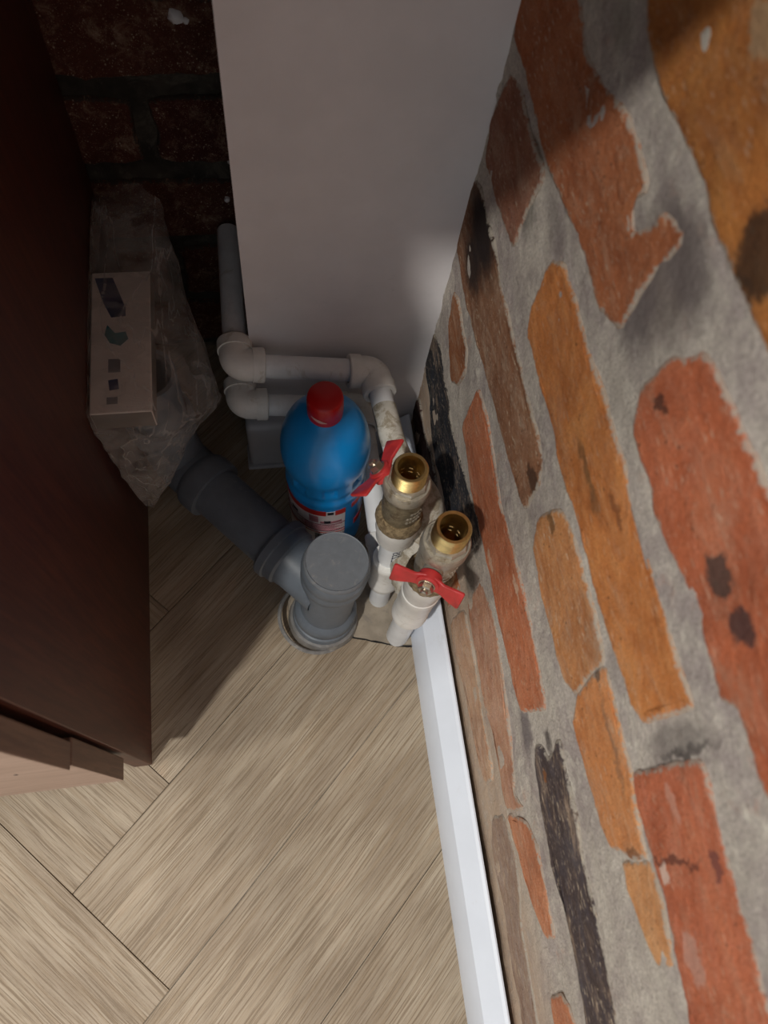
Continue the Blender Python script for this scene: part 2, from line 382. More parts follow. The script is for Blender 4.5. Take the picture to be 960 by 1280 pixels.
M_MORTARD = mat_plain('dark_mortar', (62, 58, 52), 0.95, var=0.2, dirt=(92, 86, 78), dirt_amt=0.3, scale=40, bump=0.6, spec=0.1)  # darker mortar tone for the back wall
def mat_plank():
    t = NT('oak_vinyl', 0.55, spec=0.35)
    O = t.obj()
    rnd = t.n('ShaderNodeObjectInfo').outputs['Random']
    off = t.n('ShaderNodeCombineXYZ'); t.l(t.math('MULTIPLY', rnd, 37.0), off.inputs[0]); t.l(t.math('MULTIPLY', rnd, 11.0), off.inputs[1])
    P = t.vmath('ADD', O, off.outputs[0]).outputs[0]
    wob = t.n('ShaderNodeTexNoise'); t.l(t.scale(P, (2.2, 6, 1)), wob.inputs['Vector']); wob.inputs['Scale'].default_value = 3.0; wob.inputs['Detail'].default_value = 3
    wv = t.vmath('MULTIPLY', t.vmath('SUBTRACT', wob.outputs['Color'], (0.5, 0.5, 0.5)).outputs[0], (0, 0.007, 0)).outputs[0]
    Q = t.vmath('ADD', P, wv).outputs[0]
    g1 = t.noise(t.scale(Q, (4.5, 230, 1)), 3.0, 4, 0.7)      # fine lines along the board
    g2 = t.noise(t.scale(Q, (2.0, 75, 1)), 3.4, 5, 0.65)        # broader streaks
    g3 = t.noise(t.scale(P, (2.5, 9, 1)), 4.0, 4, 0.5)         # cloudy tone
    c = t.mix(t.ramp(g3, 0.35, 0.65), lin((150, 135, 116)), lin((172, 158, 138)))
    c = t.mix(t.ramp(g3, 0.60, 0.74, 0.0, 0.35), c, lin((180, 150, 122)))
    c = t.mix(t.ramp(g2, 0.42, 0.66, 0.0, 0.55), c, lin((142, 122, 96)))
    c = t.mix(t.ramp(g1, 0.50, 0.60, 0.0, 0.75), c, lin((116, 99, 78)))
    c = t.mix(t.ramp(g1, 0.30, 0.42, 0.35, 0.0), c, lin((196, 184, 162)))
    h = t.math('SUBTRACT', 1.0, t.ramp(g1, 0.45, 0.62))
    return t.out(c, t.bump(h, 0.35, 0.0005))
M_PLANK = mat_plank()

def mat_wood(name, dark, light, rough=0.4, scale=1.0):
    t = NT(name, rough, spec=0.4)
    P = t.pos()
    g = t.noise(t.scale(P, (60, 60, 3.5)), 6 * scale, 5, 0.65, 0.3)
    g2 = t.noise(t.scale(P, (8, 8, 1)), 5, 4, 0.6)
    c = t.mix(t.ramp(g, 0.35, 0.65), lin(dark), lin(light))
    c = t.mix(t.ramp(g2, 0.35, 0.7, 0.0, 0.4), c, tuple(v * 0.75 for v in lin(dark)[:3]) + (1,))
    return t.out(c, t.bump(g, 0.12, 0.0003))
M_CAB = mat_wood('reddish_brown_laminate', (70, 36, 28), (92, 50, 37), 0.42)
M_CAB_EDGE = mat_wood('brown_edge_band', (96, 72, 60), (116, 90, 74), 0.5)
def mat_front():
    t = NT('lit_pinkish_laminate', 0.45, spec=0.4)
    P = t.pos()
    g = t.noise(t.scale(P, (5, 60, 70)), 5, 6, 0.7, 0.4)
    c = t.mix(t.ramp(g, 0.35, 0.62), lin((182, 156, 140)), lin((160, 134, 118)))  # paleness stands for light glancing off the front, painted in
    c = t.mix(t.ramp(g, 0.66, 0.72, 0.0, 0.5), c, lin((120, 92, 78)))
    return t.out(c, t.bump(g, 0.1, 0.0003))
M_FRONT = mat_front()
M_BOXWALL = mat_plain('painted_plaster', (228, 223, 223), 0.75, var=0.03, dirt=(150, 146, 148), dirt_amt=0.02, scale=14, bump=0.25, spec=0.25)
M_WHITEPL = mat_plain('white_plastic_pipe', (232, 233, 234), 0.38, var=0.04, dirt=(178, 168, 154), dirt_amt=0.18, scale=45)
M_FITTING = mat_plain('white_plastic_fitting', (234, 231, 225), 0.42, var=0.04, dirt=(182, 168, 148), dirt_amt=0.22, scale=60)
M_DIRTY = mat_plain('dusty_plastic_fitting', (200, 194, 182), 0.7, var=0.06, dirt=(146, 134, 114), dirt_amt=0.6, scale=90, bump=0.4)
M_COVER = mat_plain('shaded_white_plastic', (176, 176, 180), 0.5, var=0.03, dirt=(130, 124, 120), dirt_amt=0.05, scale=30)  # white plastic in shade; the shade is mixed into its grey
M_SKIRT = mat_plain('white_skirting', (222, 228, 238), 0.35, var=0.015, dirt=(190, 190, 190), dirt_amt=0.02, scale=25, bump=0.03)
M_BLUE = mat_plain('blue_bottle_plastic', (16, 138, 212), 0.34, var=0.03, dirt=(40, 130, 190), dirt_amt=0.02, scale=30, bump=0.03, coat=0.2)
M_CAP = mat_plain('red_cap_plastic', (178, 14, 18), 0.38, var=0.04, scale=40, bump=0.03)
M_WORN = mat_plain('worn_pink_patch', (206, 160, 154), 0.6)
M_HANDLE = mat_plain('red_handle_paint', (192, 54, 54), 0.42, var=0.06, dirt=(150, 60, 56), dirt_amt=0.12, scale=160, bump=0.15)
M_BRASS = mat_plain('brass', (236, 206, 140), 0.30, metallic=1.0, var=0.08, dirt=(120, 90, 50), dirt_amt=0.05, scale=160)
M_BRASSD = mat_plain('tarnished_brass', (120, 88, 46), 0.45, metallic=0.8, var=0.2, scale=160)
M_NICKEL = mat_plain('dusty_nickel', (186, 178, 162), 0.42, metallic=0.55, var=0.08, dirt=(130, 112, 86), dirt_amt=0.40, scale=170, bump=0.5)
M_BRONZE = mat_plain('grimy_nickel', (140, 128, 104), 0.45, metallic=0.45, var=0.15, dirt=(92, 76, 54), dirt_amt=0.5, scale=150, bump=0.7)
M_STEEL = mat_plain('steel_nut', (190, 180, 165), 0.28, metallic=0.9, var=0.05, scale=100)
M_HEMP = mat_plain('hemp_and_dirt', (150, 130, 98), 0.95, var=0.15, dirt=(96, 78, 54), dirt_amt=0.6, scale=260, bump=1.0)
M_GREY = mat_plain('grey_drain_plastic', (98, 105, 113), 0.42, var=0.05, dirt=(150, 148, 146), dirt_amt=0.10, scale=70)
M_GREYCAP = mat_plain('dusty_grey_cap', (112, 116, 121), 0.6, var=0.04, dirt=(142, 138, 134), dirt_amt=0.25, scale=140, bump=0.3)
M_SEAL = mat_plain('clear_grey_collar', (126, 124, 122), 0.35, var=0.1, dirt=(176, 170, 160), dirt_amt=0.3, scale=120)
M_CONC = mat_plain('dusty_concrete', (160, 148, 132), 0.92, var=0.10, dirt=(130, 122, 114), dirt_amt=0.45, scale=55, bump=0.8, spec=0.15)
M_BLACK = mat_plain('dark_gap', (22, 20, 20), 0.9)
M_INK = mat_plain('dark_ink', (50, 58, 76), 0.7)
M_LABEL = mat_plain('label_paper', (206, 196, 196), 0.5, var=0.02)
M_LABELRED = mat_plain('label_red', (176, 32, 26), 0.5, var=0.05)
M_LABELLINE = mat_plain('label_violet_line', (110, 30, 60), 0.5)
M_LABELINK = mat_plain('label_black_print', (34, 30, 40), 0.5)
M_LABELPINK = mat_plain('label_pink_print', (170, 110, 120), 0.5, var=0.2)
M_CARTON = mat_plain('carton_white_card', (214, 202, 192), 0.7, var=0.03, scale=25)
M_CARTONSIDE = mat_plain('carton_tan_shaded', (112, 102, 94), 0.7, var=0.05, scale=25)  # tan card darkened to paint in shade on the side faces
M_PRINTB = mat_plain('carton_blue_print', (56, 58, 92), 0.7, var=0.15)
M_PRINTT = mat_plain('carton_teal_print', (20, 96, 104), 0.7, var=0.2)
M_PRINTG = mat_plain('carton_grey_print', (120, 116, 118), 0.7, var=0.1)
M_SHADESLAB = mat_plain('grey_shade_slab', (120, 112, 104), 0.4, var=0.1)

def mat_bag():
    t = NT('thin_clear_plastic_film', 0.28, spec=0.5)
    P = t.pos()
    w1 = t.noise(t.scale(P, (13, 3, 7)), 2.4, 3, 0.5, 0.6)
    w2 = t.noise(t.scale(P, (9, 17, 11)), 2.8, 4, 0.6, 0.9)
    ridge = t.math('ABSOLUTE', t.math('SUBTRACT', w1, 0.5))
    ridge2 = t.math('ABSOLUTE', t.math('SUBTRACT', w2, 0.5))
    a = t.math('ADD', t.ramp(ridge, 0.0, 0.02, 0.22, 0.0), t.ramp(ridge2, 0.0, 0.012, 0.14, 0.0))
    a = t.math('ADD', a, t.ramp(w2, 0.36, 0.62, 0.06, 0.26), clamp=True)
    lw = t.n('ShaderNodeLayerWeight'); lw.inputs['Blend'].default_value = 0.35
    a = t.math('ADD', a, t.math('MULTIPLY', t.math('POWER', lw.outputs['Facing'], 3.0), 0.45), clamp=True)
    t.b.inputs['Base Color'].default_value = lin((206, 200, 194))
    t.l(a, t.b.inputs['Alpha'])
    return t.out(None, t.bump(t.math('ADD', w1, w2), 0.5, 0.004))
M_BAG = mat_bag()

# ------------------------------------------------------------------ the setting: right brick wall
WX = 0.1565          # mortar face
Y0, Y1 = -0.62, 0.56
def wall_grid(name, mat, pos, nu, nv, back):
    bm = bmesh.new()
    g = [[bm.verts.new(pos(i / nu, j / nv)) for j in range(nv + 1)] for i in range(nu + 1)]
    for i in range(nu):
        for j in range(nv):
            bm.faces.new((g[i][j], g[i + 1][j], g[i + 1][j + 1], g[i][j + 1]))
    bb = [bm.verts.new(back(u, v)) for u, v in ((0, 0), (1, 0), (1, 1), (0, 1))]
    bm.faces.new(bb)
    edges = [([g[i][0] for i in range(nu + 1)], bb[0], bb[1]), ([g[nu][j] for j in range(nv + 1)], bb[1], bb[2]),
             ([g[i][nv] for i in range(nu, -1, -1)], bb[2], bb[3]), ([g[0][j] for j in range(nv, -1, -1)], bb[3], bb[0])]
    for line, p, q in edges:
        bm.faces.new(line + [q, p])
    return build(name, bm, mat)
def mortar_pos(u, v):
    y = Y0 + (Y1 - Y0) * u; z = v * 1.05
    p = V((0, y, z))
    d = noise.fractal(p * 18, 1.0, 2.0, 3) * 0.0016 + noise.fractal(p * 90, 1.0, 2.0, 2) * 0.0006
    return (WX - d, y, z)
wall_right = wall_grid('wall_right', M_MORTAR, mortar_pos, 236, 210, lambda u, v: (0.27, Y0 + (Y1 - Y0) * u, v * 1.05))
tag(wall_right, 'rough red and orange brick wall with smeared grey mortar', 'wall', kind='structure')

def resample(poly, step):
    out = []
    n = len(poly)
    for i in range(n):
        a = V(poly[i]); b = V(poly[(i + 1) % n])
        k = max(1, int((b - a).length / step))
        for j in range(k): out.append(a + (b - a) * j / k)
    return out

def rounded(poly):
    # one corner cutting pass keeps the traced outline and takes its hard angles off
    out = []
    n = len(poly)
    for i in range(n):
        a = V(poly[i]); b = V(poly[(i + 1) % n])
        out.append(a * 0.88 + b * 0.12); out.append(a * 0.12 + b * 0.88)
    return out

def inset_poly(pts, d):
    n = len(pts); out = []
    area = sum(pts[i].x * pts[(i + 1) % n].y - pts[(i + 1) % n].x * pts[i].y for i in range(n))
    s = 1 if area > 0 else -1
    for i in range(n):
        t = (pts[(i + 1) % n] - pts[i - 1])
        if t.length < 1e-9: out.append(pts[i].copy()); continue
        t.normalize()
        out.append(pts[i] + V((-t.y, t.x)) * d * s)
    return out

def brick_mesh(poly, to3, rise, seed, step=0.004, jag=0.0012):
    """poly in wall coordinates (u, v); to3(u, v, h) gives the world point h in front of the mortar"""
    pts = resample(rounded(poly), step)
    j = []
    for i, p in enumerate(pts):
        q = V((p.x * 160, p.y * 160, seed))
        j.append(p + V((noise.noise(q), noise.noise(q + V((31, 7, 3))))) * jag)
    j0 = inset_poly(j, -0.0012); j = inset_poly(j, -0.0010); r1 = inset_poly(j, 0.0010); r2 = inset_poly(j, 0.0022); r3 = inset_poly(j, 0.0042)
    bm = bmesh.new()
    lay = bm.verts.layers.float.new('core')
    def ring(pp, h, core):
        out = []
        for p in pp:
            q = V((p.x * 45, p.y * 45, seed))
            v = bm.verts.new(to3(p.x, p.y, h + noise.fractal(q, 1.0, 2.0, 3) * 0.0011 * (1 if h > 0 else 0)))
            v[lay] = core
            out.append(v)
        return out
    A = ring(j0, -0.004, 0); B = ring(j0, rise * 0.25, 0); C = ring(r1, rise * 0.80, 0.1); D = ring(r2, rise, 0.45); E = ring(r3, rise, 1)
    n = len(pts)
    for P, Q in ((A, B), (B, C), (C, D), (D, E)):
        for k in range(n):
            bm.faces.new((P[k], P[(k + 1) % n], Q[(k + 1) % n], Q[k]))
    f = bm.faces.new(E)
    bmesh.ops.triangulate(bm, faces=[f])
    return bm

def right3(u, v, h): return (WX - h, u, v)
boxes = []
for idx, (poly, c, fl) in enumerate(BRICKS):
    ys = [p[0] for p in poly]; zs = [p[1] for p in poly]
    boxes.append((min(ys), min(zs), max(ys), max(zs)))
    b = build('brick', brick_mesh(poly, right3, 0.0012, idx * 5.3), M_BRICK, wall_right, angle=50)
    b.color = (*lin(tuple(min(255, v * 1.05 + q) for v, q in zip(c, (2, 12, 10) if max(c) > 110 else (0, 0, 0))))[:3], fl)
# further courses of the same wall, beside and above the ones the photograph shows
courses = [(0.0, 0.045), (0.055, 0.122), (0.135, 0.205), (0.216, 0.29), (0.30, 0.374), (0.386, 0.46), (0.472, 0.553), (0.567, 0.643), (0.655, 0.73), (0.742, 0.817), (0.83, 0.905), (0.918, 0.99)]
tones = [(182, 100, 60), (170, 88, 56), (190, 112, 66), (140, 84, 62), (78, 60, 56), (176, 118, 80)]
rr = random.Random(4)
for ci, (z0, z1) in enumerate(courses):
    y = Y0 + 0.01 - (0.12 if ci % 2 else 0.0)
    while y < Y1:
        L = 0.235 + rr.uniform(-0.015, 0.015)
        a = max(y, Y0 + 0.005); b = min(y + L, 0.395 if z0 < 1.0 else Y1)
        # trim against the traced bricks of the course
        for (by0, bz0, by1, bz1) in boxes:
            if bz0 < z1 - 0.02 and bz1 > z0 + 0.02 and by0 - 0.012 < b and by1 + 0.012 > a:
                if by0 - a > 0.06: b = by0 - 0.012
                elif b - by1 > 0.06: a = by1 + 0.012
                else: b = a
        if b - a > 0.05 and z1 > 0.05:
            poly = [(a, z0 + 0.004), ((a + b) / 2, z0 + rr.uniform(-0.003, 0.005)), (b, z0 + 0.004), (b - rr.uniform(0, 0.006), (z0 + z1) / 2), (b - 0.004, z1), ((a + b) / 2, z1 - rr.uniform(-0.002, 0.006)), (a + 0.003, z1 - 0.002), (a + rr.uniform(0, 0.006), (z0 + z1) / 2)]
            o = build('brick', brick_mesh(poly, right3, 0.0012, rr.random() * 99, 0.009, 0.002), M_BRICK, wall_right, angle=50)
            o.color = (*lin(rr.choice(tones))[:3], rr.choice((0.1, 0.4, 0.7)))
        y += L + 0.012

# ------------------------------------------------------------------ far brick wall behind the niche
FY = 0.54
XL = -0.80
def far_pos(u, v):
    x = XL + (0.155 - XL) * u; z = v * 1.05
    d = noise.fractal(V((x, 3, z)) * 18, 1.0, 2.0, 3) * 0.0016
    return (x, FY - d, z)
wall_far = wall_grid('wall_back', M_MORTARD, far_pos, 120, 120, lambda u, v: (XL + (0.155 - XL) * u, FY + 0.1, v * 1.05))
tag(wall_far, 'dark brick wall at the back of the niche', 'wall', kind='structure')
def far3(u, v, h): return (u, FY - h, v)
far_courses = [(0.010, 0.078), (0.092, 0.160), (0.174, 0.241), (0.258, 0.322), (0.342, 0.402), (0.420, 0.488), (0.504, 0.572)]
for ci, (z0, z1) in enumerate(far_courses):
    for (a, b) in (((-0.30, -0.085), (-0.072, 0.14)) if ci % 2 else ((-0.19, 0.03), (-0.41, -0.204))):
        poly = [(a, z0 + rr.uniform(0, .004)), ((a * .6 + b * .4), z0 + rr.uniform(-.003, .004)), (b, z0 + .003), (b - .003, (z0 + z1) / 2), (b, z1 - .003), ((a + b) / 2, z1 + rr.uniform(-.003, .003)), (a, z1 - .002), (a + .004, (z0 + z1) / 2)]
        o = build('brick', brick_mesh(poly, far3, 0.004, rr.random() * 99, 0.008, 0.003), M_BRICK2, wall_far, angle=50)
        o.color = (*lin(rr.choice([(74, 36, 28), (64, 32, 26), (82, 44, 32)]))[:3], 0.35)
# crumbs of plaster on the back wall
bm = bmesh.new()
for (x, z, s) in ((-0.0405, 0.387, 0.0050), (-0.034, 0.384, 0.0022), (-0.012, 0.262, 0.004), (-0.02, 0.22, 0.003)):
    m = bmesh.ops.create_icosphere(bm, subdivisions=2, radius=s, matrix=Matrix.Translation((x, FY - 0.004, z)))
    for v in m['verts']: v.co += V((noise.noise(v.co * 400), 0, noise.noise(v.co * 300 + V((5, 5, 5))))) * s * 0.6
build('plaster_crumbs', bm, M_BOXWALL, wall_far)

# ------------------------------------------------------------------ floor: herringbone boards
bm = bmesh.new()
box(bm, (XL, -0.62, -0.05), (0.27, 0.64, -0.003))
floor = build('floor', bm, M_CONC, smooth=False)
tag(floor, 'light oak herringbone vinyl floor', 'floor', kind='structure')
A0 = V((-0.2005, -0.0240)); U = V((0.722, 0.692)).normalized(); W = V((U.y, -U.x))
w = 0.1155; NB = 5
def clip(poly, inside, inter):
    out = []
    for i in range(len(poly)):
        a, b = poly[i - 1], poly[i]
        ia, ib = inside(a), inside(b)
        if ib:
            if not ia: out.append(inter(a, b))
            out.append(b)
        elif ia: out.append(inter(a, b))
    return out
def clip_rect(poly, x0, x1, y0, y1):
    for ax, val, sg in ((0, x0, 1), (0, x1, -1), (1, y0, 1), (1, y1, -1)):
        if not poly: return poly
        poly = clip(poly, lambda p: (p[ax] - val) * sg >= -1e-9, lambda a, b: a + (b - a) * ((val - a[ax]) / (b[ax] - a[ax])))
    return poly
seen = set()
for i in range(-12, 14):
    for j in range(-12, 12):
        s = (i + j) % (2 * NB)
        if s < NB: key = ('u', i - s, j)
        else: key = ('v', i, j - (s - NB))
        if key in seen: continue
        seen.add(key)
        k, i0, j0 = key
        if k == 'u': u0, u1, v0, v1 = i0 * w, (i0 + NB) * w, j0 * w, (j0 + 1) * w
        else: u0, u1, v0, v1 = i0 * w, (i0 + 1) * w, j0 * w, (j0 + NB) * w
        g = 0.00035
        cs = [A0 + U * a + W * b for a, b in ((u0 + g, v0 + g), (u1 - g, v0 + g), (u1 - g, v1 - g), (u0 + g, v1 - g))]
        cs = clip_rect(cs, -0.62, 0.1525, -0.50, FY - 0.004)
        if len(cs) < 3: continue
        area = 0.5 * abs(sum(cs[q - 1].x * cs[q].y - cs[q].x * cs[q - 1].y for q in range(len(cs))))
        if area < 4e-4: continue
        d = U if k == 'u' else W
        ang = math.atan2(d.y, d.x)
        cen = A0 + U * ((u0 + u1) / 2) + W * ((v0 + v1) / 2)
        rot = Matrix.Rotation(-ang, 2)
        bm = bmesh.new()
        loc = [rot @ (p - cen) for p in cs]
        mid = sum(loc, V((0, 0))) / len(loc)
        top = [bm.verts.new((p + (mid - p).normalized() * 0.0005).to_3d()) for p in loc]
        shoulder = [bm.verts.new((p.x, p.y, -0.0005)) for p in loc]
        low = [bm.verts.new((p.x, p.y, -0.003)) for p in loc]
        bm.faces.new(top)
        n = len(loc)
        for P, Q in ((top, shoulder), (shoulder, low)):
            for q in range(n): bm.faces.new((P[q], P[(q + 1) % n], Q[(q + 1) % n], Q[q]))
        bm.faces.new(low)
        bmesh.ops.recalc_face_normals(bm, faces=bm.faces)
        me = bpy.data.meshes.new('plank'); bm.to_mesh(me); bm.free()
        o = link('plank', me, M_PLANK, floor)
        o.location = (cen.x, cen.y, 0); o.rotation_euler = (0, 0, ang)
# dusty cement patch round the pipes
bm = bmesh.new()
edge = [(0.004, 0.190), (0.020, 0.1815), (0.040, 0.180), (0.060, 0.1755), (0.085, 0.168), (0.110, 0.160), (0.128, 0.1575), (0.152, 0.157), (0.152, 0.270), (0.02, 0.285), (0.004, 0.235)]
pts = [p + V((noise.noise(V((p.x * 200, p.y * 200, 0))), noise.noise(V((p.x * 200, p.y * 200, 9))))) * 0.0012 for p in resample(edge, 0.005)]
lo = [bm.verts.new((p.x, p.y, -0.001)) for p in pts]
tp = [bm.verts.new((p.x, p.y, 0.0022)) for p in inset_poly(pts, 0.0012)]
bm.faces.new(tp)
for q in range(len(pts)): bm.faces.new((lo[q], lo[(q + 1) % len(pts)], tp[(q + 1) % len(pts)], tp[q]))
gp = [V(p) for p in edge[:8]]
gbm = bmesh.new(); rows = []
for k, p in enumerate([gp[i] + (gp[i + 1] - gp[i]) * (q / 5) for i in range(7) for q in range(5)]):
    wd = 0.0011 + 0.0009 * noise.noise(V((p.x * 120, 3, 1)))
    rows.append([gbm.verts.new((p.x, p.y + 0.0006, 0.0001)), gbm.verts.new((p.x, p.y + 0.0006, 0.0006)), gbm.verts.new((p.x - 0.0003, p.y - wd, 0.0006)), gbm.verts.new((p.x - 0.0003, p.y - wd, 0.0001))])
for P_, Q_ in zip(rows, rows[1:]):
    for q in range(4): gbm.faces.new((P_[q], P_[(q + 1) % 4], Q_[(q + 1) % 4], Q_[q]))
build('shadow_gap', gbm, M_BLACK, floor, smooth=False)  # dark strip painted in as the shadow along the patch edge
patch = build('cement_patch', bm, M_CONC, floor, smooth=False)
tag(patch, 'dusty grey cement patch round the pipe feet')

# ------------------------------------------------------------------ white boxed chase and skirting
bm = bmesh.new()
nx, nz = 24, 60
xa, xb, za, zb, yf = -0.0105, 0.1568, 0.0, 1.05, 0.400
g = [[bm.verts.new((xa + (xb - xa) * i / nx, yf + noise.fractal(V((i * .21, 5, j * .21)), 1, 2, 3) * 0.0006, za + (zb - za) * j / nz)) for j in range(nz + 1)] for i in range(nx + 1)]
for i in range(nx):
    for j in range(nz): bm.faces.new((g[i][j], g[i + 1][j], g[i + 1][j + 1], g[i][j + 1]))
lb = [bm.verts.new((xa, FY - 0.002, z)) for z in (za, zb)]
rb = [bm.verts.new((xb, FY - 0.002, z)) for z in (za, zb)]
bm.faces.new(g[0] + [lb[1], lb[0]])
bm.faces.new(g[nx] + [rb[1], rb[0]])
bm.faces.new([lb[0], lb[1], rb[1], rb[0]])
bm.faces.new([g[i][nz] for i in range(nx + 1)] + [rb[1], lb[1]])
chase = build('wall_boxing', bm, M_BOXWALL, angle=30)
tag(chase, 'white painted boxed-in column in the corner', 'wall', kind='structure')

# ragged plaster and mortar crumbs where the column meets the bricks
bm = bmesh.new()
rows = []
NZ = 300
for k in range(NZ + 1):
    z = 0.09 + 0.75 * k / NZ
    r = 0.0011 + 0.0030 * max(0.0, noise.fractal(V((0, 1, z * 42)), 1.0, 2.0, 4))
    rows.append([bm.verts.new((WX + 0.001 + math.cos(a) * r, 0.3995 + math.sin(a) * r + 0.0008 * noise.noise(V((5, 5, z * 120))), z)) for a in (PI, PI * 1.25, PI * 1.5, PI * 1.75, 0, PI * 0.5)])
for A, B in zip(rows, rows[1:]):
    for q in range(6): bm.faces.new((A[q], A[(q + 1) % 6], B[(q + 1) % 6], B[q]))
build('mortar_edge', bm, M_MORTAR, wall_right, angle=60)

def skirting(y0, y1):
    prof = [(0.1250, 0.0), (0.1250, 0.008), (0.1285, 0.030), (0.1318, 0.040), (0.1335, 0.0415), (0.1462, 0.0535), (0.1488, 0.0550), (0.1502, 0.0545), (0.1505, 0.0)]
    bm = bmesh.new()
    a = [bm.verts.new((x, y0, z)) for x, z in prof]; b = [bm.verts.new((x, y1, z)) for x, z in prof]
    n = len(prof)
    for k in range(n): bm.faces.new((a[k], a[(k + 1) % n], b[(k + 1) % n], b[k]))
    bm.faces.new(a); bm.faces.new(b)
    return bm
sk = build('baseboard_right', skirting(-0.60, 0.395), M_SKIRT, angle=12)
tag(sk, 'white plastic skirting along the brick wall', 'baseboard', kind='structure')

# ------------------------------------------------------------------ cabinet at the left, worktop added above it, unseen, to shade the niche
cab = empty('kitchen_cabinet', (-0.148, 0.075, 0))
tag(cab, 'reddish brown kitchen cabinet side standing left of the pipes', 'cabinet')
bm = bmesh.new(); box(bm, (-0.148, 0.0745, 0.001), (-0.132, 0.530, 0.855), 0.0006, 1)
build('side_panel', bm, M_CAB, cab, smooth=False)
bm = bmesh.new(); box(bm, (-0.59, 0.20, 0.001), (-0.575, 0.530, 0.855)); 
build('side_panel', bm, M_CAB, cab, smooth=False)
bm = bmesh.new(); box(bm, (-0.574, 0.115, 0.10), (-0.149, 0.525, 0.116)); build('bottom_panel', bm, M_CAB, cab, smooth=False)
bm = bmesh.new(); box(bm, (-0.574, 0.14, 0.001), (-0.149, 0.155, 0.099)); build('plinth', bm, M_CAB, cab, smooth=False)
bm = bmesh.new(); box(bm, (-0.574, 0.515, 0.117), (-0.149, 0.528, 0.855)); build('back_panel', bm, M_CAB, cab, smooth=False)
def door(name, y0, y1, z0, z1):
    bm = bmesh.new(); box(bm, (-0.585, y0, z0), (-0.134, y1, z1), 0.0012, 2)
    bm.faces.ensure_lookup_table()
    o = build(name, bm, [M_CAB_EDGE, M_FRONT], cab, smooth=False)
    for p in o.data.polygons:
        if p.normal.y < -0.8: p.material_index = 1
    return o
lower = door('drawer_front', 0.0545, 0.0715, 0.111, 0.2565)
upper = door('drawer_front', 0.0515, 0.0685, 0.2585, 0.560)
third = door('drawer_front', 0.0515, 0.0685, 0.562, 0.840)
for o in (lower, upper, third): tag(o, 'wood effect drawer front, lit tone painted in, with brown edge')
bm = bmesh.new(); lathe(bm, [(0, 0.0004), (0.0010, 0.0002), (0.0013, 0)], (-0.160, 0.0515, 0.2735), (0, -1, 0), 12)
build('screw_hole', bm, M_BLACK, upper)
bm = bmesh.new(); box(bm, (-0.60, 0.078, 0.858), (0.150, 0.398, 0.896), 0.003, 2)
box(bm, (-0.60, 0.3985, 0.858), (-0.0115, 0.534, 0.896))
wt = build('shade_worktop', bm, M_SHADESLAB, smooth=False)
tag(wt, 'stone-grey worktop added unseen over cabinet and niche for its shade', 'shade_worktop')

# ------------------------------------------------------------------ white plastic cover, greyed for shade, at the foot of the column
bm = bmesh.new()
box(bm, (-0.0225, 0.372, 0.004), (0.1235, 0.3985, 0.086), 0.006, 3)
box(bm, (-0.0250, 0.3695, 0.0), (0.1240, 0.3990, 0.006), 0.001, 1)
cov = build('pipe_cover', bm, M_COVER, angle=40)
tag(cov, 'low white plastic cover, greyed as if shaded, at the foot of the white column, behind the bottle', 'cover')

# ------------------------------------------------------------------ upper and lower white water pipes
R = 0.0103
def seg(a, b, parent, mat=M_WHITEPL, r=R, name='pipe'):
    bm = bmesh.new(); tube(bm, [a, b], r)
    return build(name, bm, mat, parent)
def elbow(c, d1, d2, parent, mat=M_FITTING, r=0.0140, L=0.024, label=None):
    """90 degree socket elbow: d1, d2 = unit directions of its two mouths"""
    c = V(c); d1 = V(d1).normalized(); d2 = V(d2).normalized()
    path = smooth_path([c + d1 * (L - 0.003), c, c + d2 * (L - 0.003)], 0.017, 9)
    bm = bmesh.new(); tube(bm, path, r, 28)
    for d in (d1, d2):
        lathe(bm, [(r * 0.78, L - 0.010), (r * 1.09, L - 0.010), (r * 1.10, L - 0.0005), (r * 1.05, L + 0.0005), (r * 0.78, L + 0.0005)], c, d, 28)
    o = build('elbow', bm, mat, parent)
    if label: tag(o, label)
    return o
def tee(c, axis, L1, L0, side, Ls, parent, mat=M_FITTING, r=0.0146, label=None):
    c = V(c); axis = V(axis).normalized(); side = V(side).normalized()
    bm = bmesh.new()
    lathe(bm, [(0.0085, -L0), (r * 0.98, -L0), (r * 1.04, -L0 + 0.0012), (r * 1.05, -L0 + 0.009), (r, -L0 + 0.012), (r, L1 - 0.012), (r * 1.05, L1 - 0.009), (r * 1.04, L1 - 0.0012), (r * 0.98, L1), (0.0085, L1)], c, axis, 32)
    lathe(bm, [(r * 0.97, 0), (r * 0.97, Ls - 0.012), (r * 1.05, Ls - 0.009), (r * 1.04, Ls - 0.0012), (r * 0.98, Ls), (0.0085, Ls)], c, side, 32)
    o = build('tee', bm, mat, parent)
    if label: tag(o, label)
    return o

# riser axes (from the foot on the floor to the valve)
F1 = V((0.0980, 0.2110, 0.0)); T1 = V((0.0952, 0.2215, 0.285)); D1 = (T1 - F1).normalized()
F2 = V((0.1115, 0.1700, 0.0)); T2 = V((0.1150, 0.1705, 0.301)); D2 = (T2 - F2).normalized()
def at1(h): return F1 + D1 * h
def at2(h): return F2 + D2 * h

